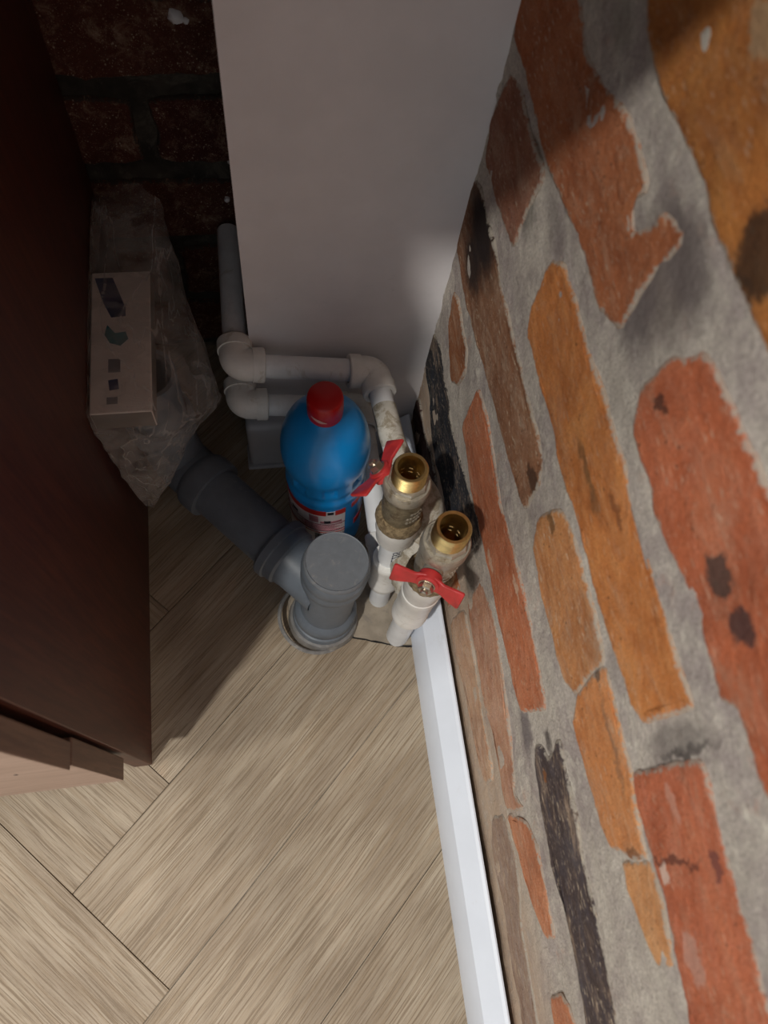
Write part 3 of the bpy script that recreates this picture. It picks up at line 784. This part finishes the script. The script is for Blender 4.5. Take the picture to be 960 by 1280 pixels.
low_p = empty('water_pipe', (0.098, 0.211, 0))
tag(low_p, 'lower white plastic water pipe, running behind the bottle to the left valve', 'pipe', 'white water pipes')
E1 = V((-0.0235, 0.376, 0.127)); E2 = V((0.0905, 0.372, 0.116))
seg(V((-0.0235, 0.538, 0.131)), E1, low_p)
elbow(E1, (0, 1, 0.02), (1, 0, -0.08), low_p)
seg(E1, E2, low_p)
elbow(E2, (-1, 0, 0.08), (0, -1, -0.05), low_p)
TC1 = at1(0.090)
seg(E2, TC1 + V((-0.002, 0.010, 0)), low_p)
tee(TC1, D1, 0.026, 0.034, (-0.06, 1, 0.12), 0.033, low_p, label='white tee joint dusty on top')
seg(at1(0.0), at1(0.075), low_p, name='pipe_foot')
tpipe = seg(at1(0.105), at1(0.170), low_p)
# printed marks on the short pipe
fc = bpy.data.curves.new('print', 'FONT'); fc.body = 'HE:235'; fc.size = 0.0105; fc.extrude = 0.00005; fc.align_x = 'CENTER'; fc.align_y = 'CENTER'
fo = bpy.data.objects.new('print', fc); COL.objects.link(fo)
dg = bpy.context.evaluated_depsgraph_get()
me = bpy.data.meshes.new_from_object(fo.evaluated_get(dg))
bpy.data.objects.remove(fo)
for v in me.vertices:       # wrap the flat lettering round the pipe
    a = v.co.y / 0.0106
    along = v.co.x
    nrm = V((0.18, -0.98, 0)).normalized(); sidev = V((0.98, 0.18, 0))
    p = at1(0.138 + along) + (nrm * math.cos(a) + sidev * math.sin(a)) * (0.01045 + v.co.z)
    v.co = p - low_p.location
o = link('printed_text', me, M_INK, low_p); tag(o, 'dark vertical lettering printed on the pipe')

up_p = empty('water_pipe', (0.1115, 0.170, 0))
tag(up_p, 'upper white plastic water pipe, crossing in front of the column to the right valve', 'pipe', 'white water pipes')
E1 = V((-0.0235, 0.3785, 0.189)); E2 = V((0.0990, 0.3740, 0.1735))
seg(V((-0.0225, 0.530, 0.186)), E1, up_p)
elbow(E1, (0, 1, -0.02), (1, 0, -0.12), up_p)
seg(E1, E2, up_p)
elbow(E2, (-1, 0, 0.12), (0.08, -1, 0.0), up_p, label='dusty white elbow at the wall end')
BE = V((0.1215, 0.240, 0.172))
seg(E2, V((0.1060, 0.292, 0.176)), up_p)
TC2 = at2(0.112)
cdir = V((0.015, 0.94, 0.34)).normalized()
bm = bmesh.new()
tube(bm, smooth_path([V((0.1025, 0.335, 0.175)), V((0.1065, 0.285, 0.177)), V((0.1290, 0.240, 0.176)), V((0.1230, 0.222, 0.146)), TC2 + cdir * 0.020], 0.030, 8), 0.0132, 26,
     rfun=lambda t: 0.82 + 0.30 * min(1, max(0, (t - 0.30) * 5)))
o = build('bend', bm, M_DIRTY, up_p); tag(o, 'dust-caked bend between the valves and the bricks')
TC2 = at2(0.112)
bm = bmesh.new()
cdir = V((0.015, 0.94, 0.34)).normalized()
lathe(bm, [(0.0150, 0.012), (0.0160, 0.018), (0.0176, 0.020), (0.0178, 0.042), (0.0168, 0.044), (0.012, 0.044)], TC2, cdir, 28)
o = build('socket', bm, M_DIRTY, up_p)
tee(TC2, D2, 0.048, 0.024, (0.3, 0.95, 0.0), 0.020, up_p, r=0.0158)
seg(at2(0.0), at2(0.085), up_p, r=0.0112, name='pipe_foot')

# ------------------------------------------------------------------ ball valves
def ball_valve(name, F, D, h0, h1, stem, label, M_NB):
    """h0 = bottom of the adapter, h1 = top of the brass nipple, measured along the riser"""
    root = empty(name, F + D * h0)
    tag(root, label, 'valve', 'brass ball valves on the pipe risers')
    H = h1 - h0
    o = F + D * h0
    P = lambda *a: [(r, h) for r, h in a]
    bm = bmesh.new(); lathe(bm, P((0.009, 0), (0.0150, 0), (0.0158, 0.002), (0.0160, 0.016), (0.0175, 0.020), (0.0178, H * 0.30), (0.010, H * 0.30)), o, D, 36)
    build('adapter', bm, M_FITTING, root)
    bm = bmesh.new(); lathe(bm, P((0.009, H * 0.285), (0.0182, H * 0.285), (0.0190, H * 0.32), (0.0182, H * 0.37), (0.0165, H * 0.40), (0.010, H * 0.40)), o, D, 56,
                            squash=lambda a, h: 1 + 0.06 * noise.noise(V((math.cos(a) * 5, math.sin(a) * 5, h * 500))))
    build('hemp_seal', bm, M_HEMP, root)
    bm = bmesh.new(); lathe(bm, P((0.009, H * 0.38), (0.0146, H * 0.38), (0.0148, H * 0.42), (0.0152, H * 0.46), (0.0157, H * 0.54), (0.0157, H * 0.64), (0.0146, H * 0.70), (0.0150, H * 0.72), (0.0160, H * 0.735), (0.010, H * 0.735)), o, D, 44)
    body = build('valve_body', bm, M_NB, root)
    # cast lettering blobs on the body
    sx, sy, _ = frame(D)
    bm = bmesh.new()
    fr = V((0.25, -0.97, 0)); sd = V((0.97, 0.25, 0))
    for row in range(3):
        for k in range(6):
            a = (k - 2.5) * 0.17 + 0.25
            if row == 2 and k in (0, 5): continue
            c = o + D * (H * (0.50 + row * 0.055)) + (fr * math.cos(a) + sd * math.sin(a)) * 0.0156
            bmesh.ops.create_cube(bm, size=1, matrix=Matrix.Translation(c) @ Matrix.Rotation(a, 4, 'Z') @ Matrix.Diagonal((0.0018, 0.0010, 0.0026, 1)))
    build('cast_marks', bm, M_NICKEL, body, smooth=False)
    # octagonal collar
    bm = bmesh.new(); lathe(bm, P((0.009, H * 0.725), (0.0168, H * 0.725), (0.0176, H * 0.74), (0.0176, H * 0.81), (0.0166, H * 0.825), (0.012, H * 0.825)), o, D, 40)
    build('valve_collar', bm, M_NICKEL, root)
    bm = bmesh.new(); lathe(bm, P((0.009, H * 0.82), (0.0150, H * 0.82), (0.0153, H * 0.825), (0.0153, H * 0.85), (0.0142, H * 0.862), (0.009, H * 0.862)), o, D, 8)
    build('octagon_nut', bm, M_NICKEL, root, angle=10)
    # threaded nipple, hollow
    prof = [(0.0085, H * 0.60), (0.0124, H * 0.855)]
    n = 6
    for k in range(n):
        h = H * 0.865 + (H * 0.995 - H * 0.865) * k / n
        st = (H * 0.13) / n
        prof += [(0.0114, h + st * 0.05), (0.0127, h + st * 0.45), (0.0127, h + st * 0.55), (0.0114, h + st * 0.95)]
    prof += [(0.0122, H * 0.995), (0.0116, H), (0.0096, H), (0.0090, H * 0.985), (0.0086, H * 0.95), (0.0084, H * 0.66)]
    bm = bmesh.new(); lathe(bm, prof, o, D, 48)
    build('threaded_nipple', bm, M_BRASS, root)
    bm = bmesh.new(); lathe(bm, P((0.0084, H * 0.70), (0.0070, H * 0.69), (0.0055, H * 0.67), (0.004, H * 0.64), (0, H * 0.63)), o, D, 32)
    build('ball', bm, M_BRASSD, root)
    # stem, handle, nut
    bc, sdir, hoff, wing, droop = stem
    bc = V(bc); sdir = V(sdir).normalized()
    hub = bc + sdir * hoff
    bm = bmesh.new(); lathe(bm, P((0, 0.010), (0.0075, 0.010), (0.0078, 0.018), (0.0050, 0.019), (0.0046, hoff + 0.001), (0, hoff + 0.001)), bc, sdir, 24)
    build('stem', bm, M_NICKEL, root)
    s = V(wing); s = (s - sdir * s.dot(sdir)).normalized(); u = s.cross(sdir)
    if u.z < 0: u = -u
    bm = bmesh.new()
    # butterfly outline: (along, half height, offset outwards)
    sec = [(-0.0265, 0.0092, droop), (-0.0255, 0.0104, droop), (-0.018, 0.0086, droop * 0.72), (-0.011, 0.0062, droop * 0.35), (-0.0075, 0.0070, 0.0003), (-0.0045, 0.0082, 0.0), (0, 0.0088, 0.0),
           (0.0045, 0.0082, 0.0), (0.0075, 0.0070, 0.0003), (0.011, 0.0062, droop * 0.35), (0.018, 0.0086, droop * 0.72), (0.0255, 0.0104, droop), (0.0265, 0.0092, droop)]
    th = 0.0024
    rows = []
    for a, hh, off in sec:
        c = hub + s * a + sdir * off
        rows.append([bm.verts.new(c + u * hh), bm.verts.new(c - u * hh), bm.verts.new(c - u * hh + sdir * th), bm.verts.new(c + u * hh + sdir * th)])
    for A, B in zip(rows, rows[1:]):
        for k in range(4): bm.faces.new((A[k], A[(k + 1) % 4], B[(k + 1) % 4], B[k]))
    bm.faces.new(rows[0]); bm.faces.new(rows[-1])
    bmesh.ops.bevel(bm, geom=list(bm.edges), offset=0.0005, segments=1, affect='EDGES')
    lathe(bm, P((0.0088, -0.004), (0.0092, 0.0), (0.0085, 0.0038), (0.0066, 0.0044), (0, 0.0044)), hub, sdir, 26)
    build('handle', bm, M_HANDLE, root, angle=40)
    bm = bmesh.new()
    lathe(bm, P((0, 0.0040), (0.0062, 0.0040), (0.0062, 0.0050), (0.0052, 0.0052)), hub, sdir, 24)
    lathe(bm, P((0.0052, 0.005), (0.0055, 0.0052), (0.0055, 0.0092), (0.0046, 0.0098), (0.0030, 0.0098), (0, 0.0096)), hub, sdir, 6)
    lathe(bm, P((0.0028, 0.0095), (0.0028, 0.0122), (0.0020, 0.0128), (0, 0.0128)), hub, sdir, 16)
    build('nut', bm, M_STEEL, root, angle=20)
    return root
ball_valve('ball_valve', F1, D1, 0.166, 0.286, (at1(0.243), (-0.66, 0.50, 0.60), 0.026, (0.66, 0.75, 0), 0.004),
           'brass ball valve with red butterfly handle reaching over the blue bottle', M_BRONZE)
ball_valve('ball_valve', F2, D2, 0.158, 0.297, (at2(0.244), (-0.50, -0.84, 0.22), 0.024, (-0.84, 0.5, 0), 0.004),
           'brass ball valve with red butterfly handle, the nearer one against the brick wall', M_NICKEL)

# ------------------------------------------------------------------ grey drain
drain = empty('drain_pipe', (0.040, 0.197, 0))
tag(drain, 'grey plastic drain pipe with a capped stub and a long branch to the left', 'drain pipe')
DF = V((0.0385, 0.1955, 0.0)); DD = (V((0.0475, 0.2040, 0.155)) - DF).normalized()
bm = bmesh.new()
lathe(bm, [(0.024, 0.0), (0.0345, 0.0), (0.0352, 0.003), (0.0335, 0.012), (0.0310, 0.014), (0.0305, 0.018), (0.024, 0.018)], DF, DD, 56,
      squash=lambda a, h: 1 + 0.03 * noise.noise(V((math.cos(a) * 2, math.sin(a) * 2, 1))))
o = build('floor_collar', bm, M_SEAL, drain); tag(o, 'scuffed pale collar where the pipe meets the floor')
bm = bmesh.new()
tube(bm, [(DF + V((-0.007, 0.001, 0.007))) + (V((math.cos(a), math.sin(a), -0.22 * math.cos(a))) * 0.0365) for a in [2 * PI * k / 48 for k in range(49)]], 0.0021, 8, False)
build('loose_ring', bm, M_SEAL, drain)
bm = bmesh.new()
lathe(bm, [(0.020, 0.004), (0.0300, 0.004), (0.0312, 0.008), (0.0312, 0.018), (0.0304, 0.021), (0.0288, 0.022), (0.0290, 0.026), (0.0304, 0.028), (0.0304, 0.036), (0.0290, 0.040), (0.0252, 0.044), (0.0246, 0.050), (0.0246, 0.118), (0.020, 0.118)], DF, DD, 56)
body = build('tee_body', bm, M_GREY, drain)
bm = bmesh.new()
lathe(bm, [(0.022, 0.108), (0.0262, 0.108), (0.0275, 0.114), (0.0290, 0.118), (0.0293, 0.124), (0.0285, 0.127), (0.0283, 0.130), (0.0296, 0.133), (0.0298, 0.140), (0.0292, 0.145), (0.0280, 0.1475), (0.022, 0.1475)], DF, DD, 56)
build('socket_ring', bm, M_GREY, drain)
bm = bmesh.new()
lathe(bm, [(0.0278, 0.1460), (0.0283, 0.1475), (0.0280, 0.1510), (0.0268, 0.1530), (0.0260, 0.1524), (0.0, 0.1520)], DF, DD, 64)
o = build('cap', bm, M_GREYCAP, drain); tag(o, 'flat round dusty grey cap')
# branch
BA = V((0.0400, 0.2010, 0.082)); BB = V((-0.0700, 0.3260, 0.082)); BDir = (BB - BA).normalized(); BL = (BB - BA).length
bm = bmesh.new()
lathe(bm, [(0.0250, 0.0), (0.0256, 0.030), (0.0258, 0.036), (0.0268, 0.043), (0.0290, 0.045), (0.0292, 0.054), (0.0312, 0.055), (0.0314, 0.062), (0.0300, 0.064), (0.0250, 0.064), (0.0250, 0.060)], BA, BDir, 48)
build('branch_socket', bm, M_GREY, drain)
bm = bmesh.new(); lathe(bm, [(0.020, 0.050), (0.0250, 0.050), (0.0250, BL), (0.020, BL)], BA, BDir, 48)
build('branch_pipe', bm, M_GREY, drain)
bm = bmesh.new()
lathe(bm, [(0.0250, BL - 0.022), (0.0300, BL - 0.022), (0.0304, BL - 0.018), (0.0304, BL - 0.006), (0.0296, BL - 0.003), (0.0262, BL + 0.002), (0.024, BL + 0.002)], BA, BDir, 48)
tube(bm, smooth_path([BB - BDir * 0.004, BB + BDir * 0.030, BB + BDir * 0.034 + V((-0.002, 0.002, 0.062))], 0.030, 10), 0.0258, 40)
build('bend', bm, M_GREY, drain)
RT = BB + BDir * 0.034 + V((-0.002, 0.002, 0.0))
bm = bmesh.new(); lathe(bm, [(0.0250, 0.052), (0.0296, 0.052), (0.0300, 0.056), (0.0300, 0.074), (0.0292, 0.077), (0.0250, 0.078)], RT, (0, 0, 1), 40)
lathe(bm, [(0.020, 0.060), (0.0245, 0.060), (0.0245, 0.139), (0.021, 0.139)], RT, (0, 0, 1), 40)
build('rear_riser', bm, M_GREY, drain)

# ------------------------------------------------------------------ blue bottle
BF = V((0.0525, 0.3000, 0.0)); BT = V((0.0440, 0.2990, 0.262)); BX = (BT - BF).normalized()
bot = empty('cleaner_bottle', BF)
tag(bot, 'blue plastic cleaning liquid bottle with a red screw cap', 'bottle')
def flute(a, h):
    if 0.140 < h < 0.166:
        k = math.sin((h - 0.140) / 0.026 * PI)
        return 1 - 0.10 * k * (1 if math.cos(a * 8) > 0.2 else 0.15)
    return 1
BS = 1.085
prof = [(0, 0.003), (0.026, 0.002), (0.0305, 0.004), (0.0325, 0.010), (0.0330, 0.020), (0.0330, 0.118), (0.0334, 0.124), (0.0338, 0.130), (0.0330, 0.133), (0.0318, 0.137), (0.0326, 0.141), (0.0336, 0.146), (0.0336, 0.150), (0.0337, 0.154), (0.0338, 0.158),
        (0.0338, 0.163), (0.0346, 0.168), (0.0352, 0.174), (0.0354, 0.182), (0.0350, 0.190), (0.0340, 0.198), (0.0322, 0.207), (0.0296, 0.215), (0.0262, 0.222), (0.0222, 0.2275), (0.0178, 0.2315), (0.0140, 0.234), (0.0125, 0.236), (0.0122, 0.246), (0, 0.246)]
prof = [(r * (BS if h < 0.23 else 1), h) for r, h in prof]
bm = bmesh.new(); lathe(bm, prof, BF, BX, 96, squash=flute)
build('bottle_body', bm, M_BLUE, bot, angle=40)
bm = bmesh.new()
lathe(bm, [(0.0120, 0.2355), (0.0138, 0.2355), (0.0141, 0.237), (0.0138, 0.2400), (0.0142, 0.2412), (0.0141, 0.2560), (0.0135, 0.2590), (0.0125, 0.2600), (0, 0.2600)], BF, BX, 64,
      squash=lambda a, h: 1 + (0.012 * math.cos(a * 32) if 0.2405 < h < 0.257 else 0))
capo = build('screw_cap', bm, M_CAP, bot, angle=50); tag(capo, 'red ribbed screw cap')
bx, by, bz = frame(BX)
def shell(name, a0, a1, h0, h1, r, mat, parent, n=20, wob=0):
    """curved patch on the bottle: angles measured from the side facing the room (-y), positive towards +x"""
    bm = bmesh.new()
    fr = V((0, -1, 0)); sd = V((1, 0, 0))
    rows = []
    for k in range(n + 1):
        a = a0 + (a1 - a0) * k / n
        d = fr * math.cos(a) + sd * math.sin(a)
        rows.append([bm.verts.new(BF + BX * (h + wob * math.sin(a)) + d * (r + dr)) for h, dr in ((h0, 0), (h0, 0.00025), (h1, 0.00025), (h1, 0))])
    for A, B in zip(rows, rows[1:]):
        for q in range(3): bm.faces.new((A[q], A[q + 1], B[q + 1], B[q]))
    bm.faces.new(rows[0]); bm.faces.new(rows[-1])
    return build(name, bm, mat, parent)
lab = shell('label', -1.75, 0.42, 0.030, 0.1160, 0.03295 * BS, M_LABEL, bot, 40); tag(lab, 'white back label with red band, print and barcode')
R2 = 0.0332 * BS
shell('red_band', -1.75, -0.10, 0.1075, 0.1175, R2, M_LABELRED, lab, 30)
shell('red_band', 0.14, 0.42, 0.1075, 0.1175, R2, M_LABELRED, lab, 8)
shell('red_band', 0.62, 1.15, 0.1080, 0.1170, R2 - 0.0002, M_LABELRED, lab, 8)
shell('picture', -0.06, 0.10, 0.1095, 0.1150, R2, M_LABELINK, lab, 6)
shell('print_line', -1.75, 0.42, 0.0850, 0.0862, R2, M_LABELLINE, lab, 30)
shell('print_line', -1.75, 0.42, 0.0690, 0.0702, R2, M_LABELLINE, lab, 30)
shell('print_line', -1.75, 0.42, 0.0640, 0.0652, R2, M_LABELRED, lab, 30)
shell('picture', -0.55, -0.30, 0.0900, 0.1040, R2, M_LABELPINK, lab, 8)
shell('picture', -0.25, 0.32, 0.0885, 0.0935, R2, M_LABELPINK, lab, 8)
shell('picture', -0.15, 0.02, 0.0890, 0.0950, R2 + .0001, M_LABELINK, lab, 8)
shell('picture', -1.15, -0.92, 0.0900, 0.0960, R2, M_LABELINK, lab, 8)
for k in range(9):
    z = 0.0712 + k * 0.0015
    shell('text_line', -0.9 + 0.1 * (k % 3), 0.34 - 0.07 * (k % 4), z, z + 0.0006, R2, M_LABELPINK, lab, 16)
a = -0.40
rb_ = random.Random(3)
while a < 0.30:
    wd = rb_.choice((0.012, 0.012, 0.024))
    shell('barcode_bar', a, a + wd, 0.040, 0.0605, R2, M_LABELINK, lab, 1)
    a += wd + rb_.choice((0.012, 0.02))
shell('red_print', 0.75, 1.25, 0.060, 0.072, R2 - 0.0002, M_LABELRED, lab, 10)
# worn pale scuff on the cap rim
bm = bmesh.new()
rows = []
for k in range(13):
    t = k / 12; ang = -0.95 + 0.95 * t
    d = V((0, -1, 0)) * math.cos(ang) + V((1, 0, 0)) * math.sin(ang)
    hw = 0.0018 * math.sin(PI * t) + 0.0003
    rows.append([bm.verts.new(BF + BX * (0.2455 - 0.003 * t + s * hw) + d * 0.01445) for s in (-1, 1)])
for A, B in zip(rows, rows[1:]): bm.faces.new((A[0], A[1], B[1], B[0]))
build('scuff', bm, M_WORN, capo)

# ------------------------------------------------------------------ carton in a clear bag, lying on the rear drain pipe
cx0, cx1, cy0, cy1, cz0, cz1 = -0.1305, -0.0850, 0.304, 0.436, 0.2225, 0.245
bm = bmesh.new(); box(bm, (cx0, cy0, cz0), (cx1, cy1, cz1), 0.0008, 1)
carton = build('carton', bm, M_CARTON, smooth=False)
tag(carton, 'small printed white carton inside the clear bag, against the cabinet', 'box')
carton.data.materials.append(M_CARTONSIDE)
for p in carton.data.polygons:
    if p.normal.x > 0.8 or p.normal.y < -0.8: p.material_index = 1
def stamp(name, pts, mat):
    bm = bmesh.new()
    lo = [bm.verts.new((x, y, cz1 - 0.0002)) for x, y in pts]; hi = [bm.verts.new((x, y, cz1 + 0.0003)) for x, y in pts]
    n = len(pts)
    bm.faces.new(hi); bm.faces.new(lo)
    for k in range(n): bm.faces.new((lo[k], lo[(k + 1) % n], hi[(k + 1) % n], hi[k]))
    build(name, bm, mat, carton, smooth=False)
stamp('blue_print', [(-0.128, 0.430), (-0.114, 0.430), (-0.104, 0.400), (-0.104, 0.392), (-0.115, 0.391), (-0.121, 0.405)], M_PRINTB)
stamp('teal_print', [(-0.118, 0.384), (-0.112, 0.376), (-0.104, 0.377), (-0.102, 0.370), (-0.108, 0.364), (-0.116, 0.367), (-0.120, 0.375)], M_PRINTT)
stamp('grey_print', [(-0.117, 0.352), (-0.108, 0.352), (-0.108, 0.340), (-0.117, 0.340)], M_PRINTG)
stamp('blue_print', [(-0.117, 0.333), (-0.110, 0.334), (-0.109, 0.325), (-0.116, 0.324)], M_PRINTB)
stamp('grey_print', [(-0.118, 0.318), (-0.110, 0.318), (-0.110, 0.312), (-0.118, 0.312)], M_PRINTG)

# bag: rings from the open mouth at the back to the tip hanging at the front
ST = [  # left point, ridge point, right point, underside depth
    ((-0.1290, 0.505, 0.252), (-0.098, 0.515, 0.262), (-0.0730, 0.496, 0.252), 0.012),
    ((-0.1300, 0.475, 0.252), (-0.098, 0.480, 0.258), (-0.0700, 0.474, 0.242), 0.030),
    ((-0.1308, 0.445, 0.250), (-0.094, 0.446, 0.252), (-0.0640, 0.455, 0.228), 0.050),
    ((-0.1310, 0.400, 0.2500), (-0.0840, 0.402, 0.2500), (-0.0560, 0.420, 0.205), 0.055),
    ((-0.1310, 0.360, 0.2495), (-0.0825, 0.362, 0.2495), (-0.0480, 0.400, 0.178), 0.055),
    ((-0.1310, 0.325, 0.2495), (-0.0820, 0.328, 0.2495), (-0.0430, 0.384, 0.148), 0.050),
    ((-0.1308, 0.2995, 0.248), (-0.0825, 0.2995, 0.244), (-0.0420, 0.372, 0.140), 0.048),
    ((-0.1290, 0.298, 0.222), (-0.094, 0.298, 0.205), (-0.0640, 0.340, 0.150), 0.045),
    ((-0.1270, 0.297, 0.182), (-0.104, 0.298, 0.170), (-0.0780, 0.325, 0.130), 0.035),
    ((-0.1250, 0.299, 0.132), (-0.113, 0.301, 0.122), (-0.0960, 0.313, 0.100), 0.018),
    ((-0.1220, 0.304, 0.072), (-0.119, 0.305, 0.070), (-0.1160, 0.306, 0.068), 0.002),
]
bm = bmesh.new()
NR = 56
rings = []
NS = 60
def cr(p0, p1, p2, p3, t):
    return 0.5 * ((2 * p1) + (p2 - p0) * t + (2 * p0 - 5 * p1 + 4 * p2 - p3) * t * t + (3 * p1 - p0 - 3 * p2 + p3) * t ** 3)
def st_at(s):
    i = min(int(s), len(ST) - 2); t = s - i
    g = lambda k, q: V(ST[max(0, min(len(ST) - 1, k))][q]) if q < 3 else ST[max(0, min(len(ST) - 1, k))][3]
    return [cr(g(i - 1, q), g(i, q), g(i + 1, q), g(i + 2, q), t) for q in range(4)]
for a in range(NS + 1):
    s = a / NS * (len(ST) - 1)
    Lp, Cp, Rp, dep = st_at(s)
    dn = V((0, 0.25, -0.97))
    ring = []
    loop = [Lp, Cp, (Cp * 0.5 + Rp * 0.5) + V((0.004, -0.004, 0.004)), Rp, Rp * 0.75 + Lp * 0.25 + dn * dep * 0.8, Rp * 0.3 + Lp * 0.7 + dn * dep]
    m = len(loop)
    for k in range(NR):
        f = k / NR * m; i = int(f); t = f - i
        p = cr(loop[(i - 1) % m], loop[i % m], loop[(i + 1) % m], loop[(i + 2) % m], t)
        # folds running lengthwise plus crumple
        amp = 0.0036 * min(1.0, (Rp - Lp).length / 0.04)
        q = V((p.x * 60, s * 0.55, p.z * 60))
        nrm = (p - (Lp + Rp) / 2); nrm.normalize()
        inside = (p.x < -0.094 and p.z > 0.20 and 0.300 < p.y < 0.44)
        dlt = (noise.noise(q) + abs(noise.noise(q * 2.3)) * 0.8) * amp
        if inside: dlt = abs(dlt) * 0.4
        p = p + nrm * dlt + V((0, 0, noise.noise(p * 160) * 0.0010))
        if inside and p.z > 0.236: p.z = max(p.z, 0.2464 + 0.001 * noise.noise(p * 90))
        p.x = max(p.x, -0.1316)
        ring.append(bm.verts.new(p))
    rings.append(ring)
for A, B in zip(rings, rings[1:]):
    for k in range(NR): bm.faces.new((A[k], A[(k + 1) % NR], B[(k + 1) % NR], B[k]))
bm.faces.new(rings[-1])
bag = build('plastic_bag', bm, M_BAG, angle=180)
tag(bag, 'crumpled clear plastic bag round the carton, hanging beside the cabinet', 'bag')
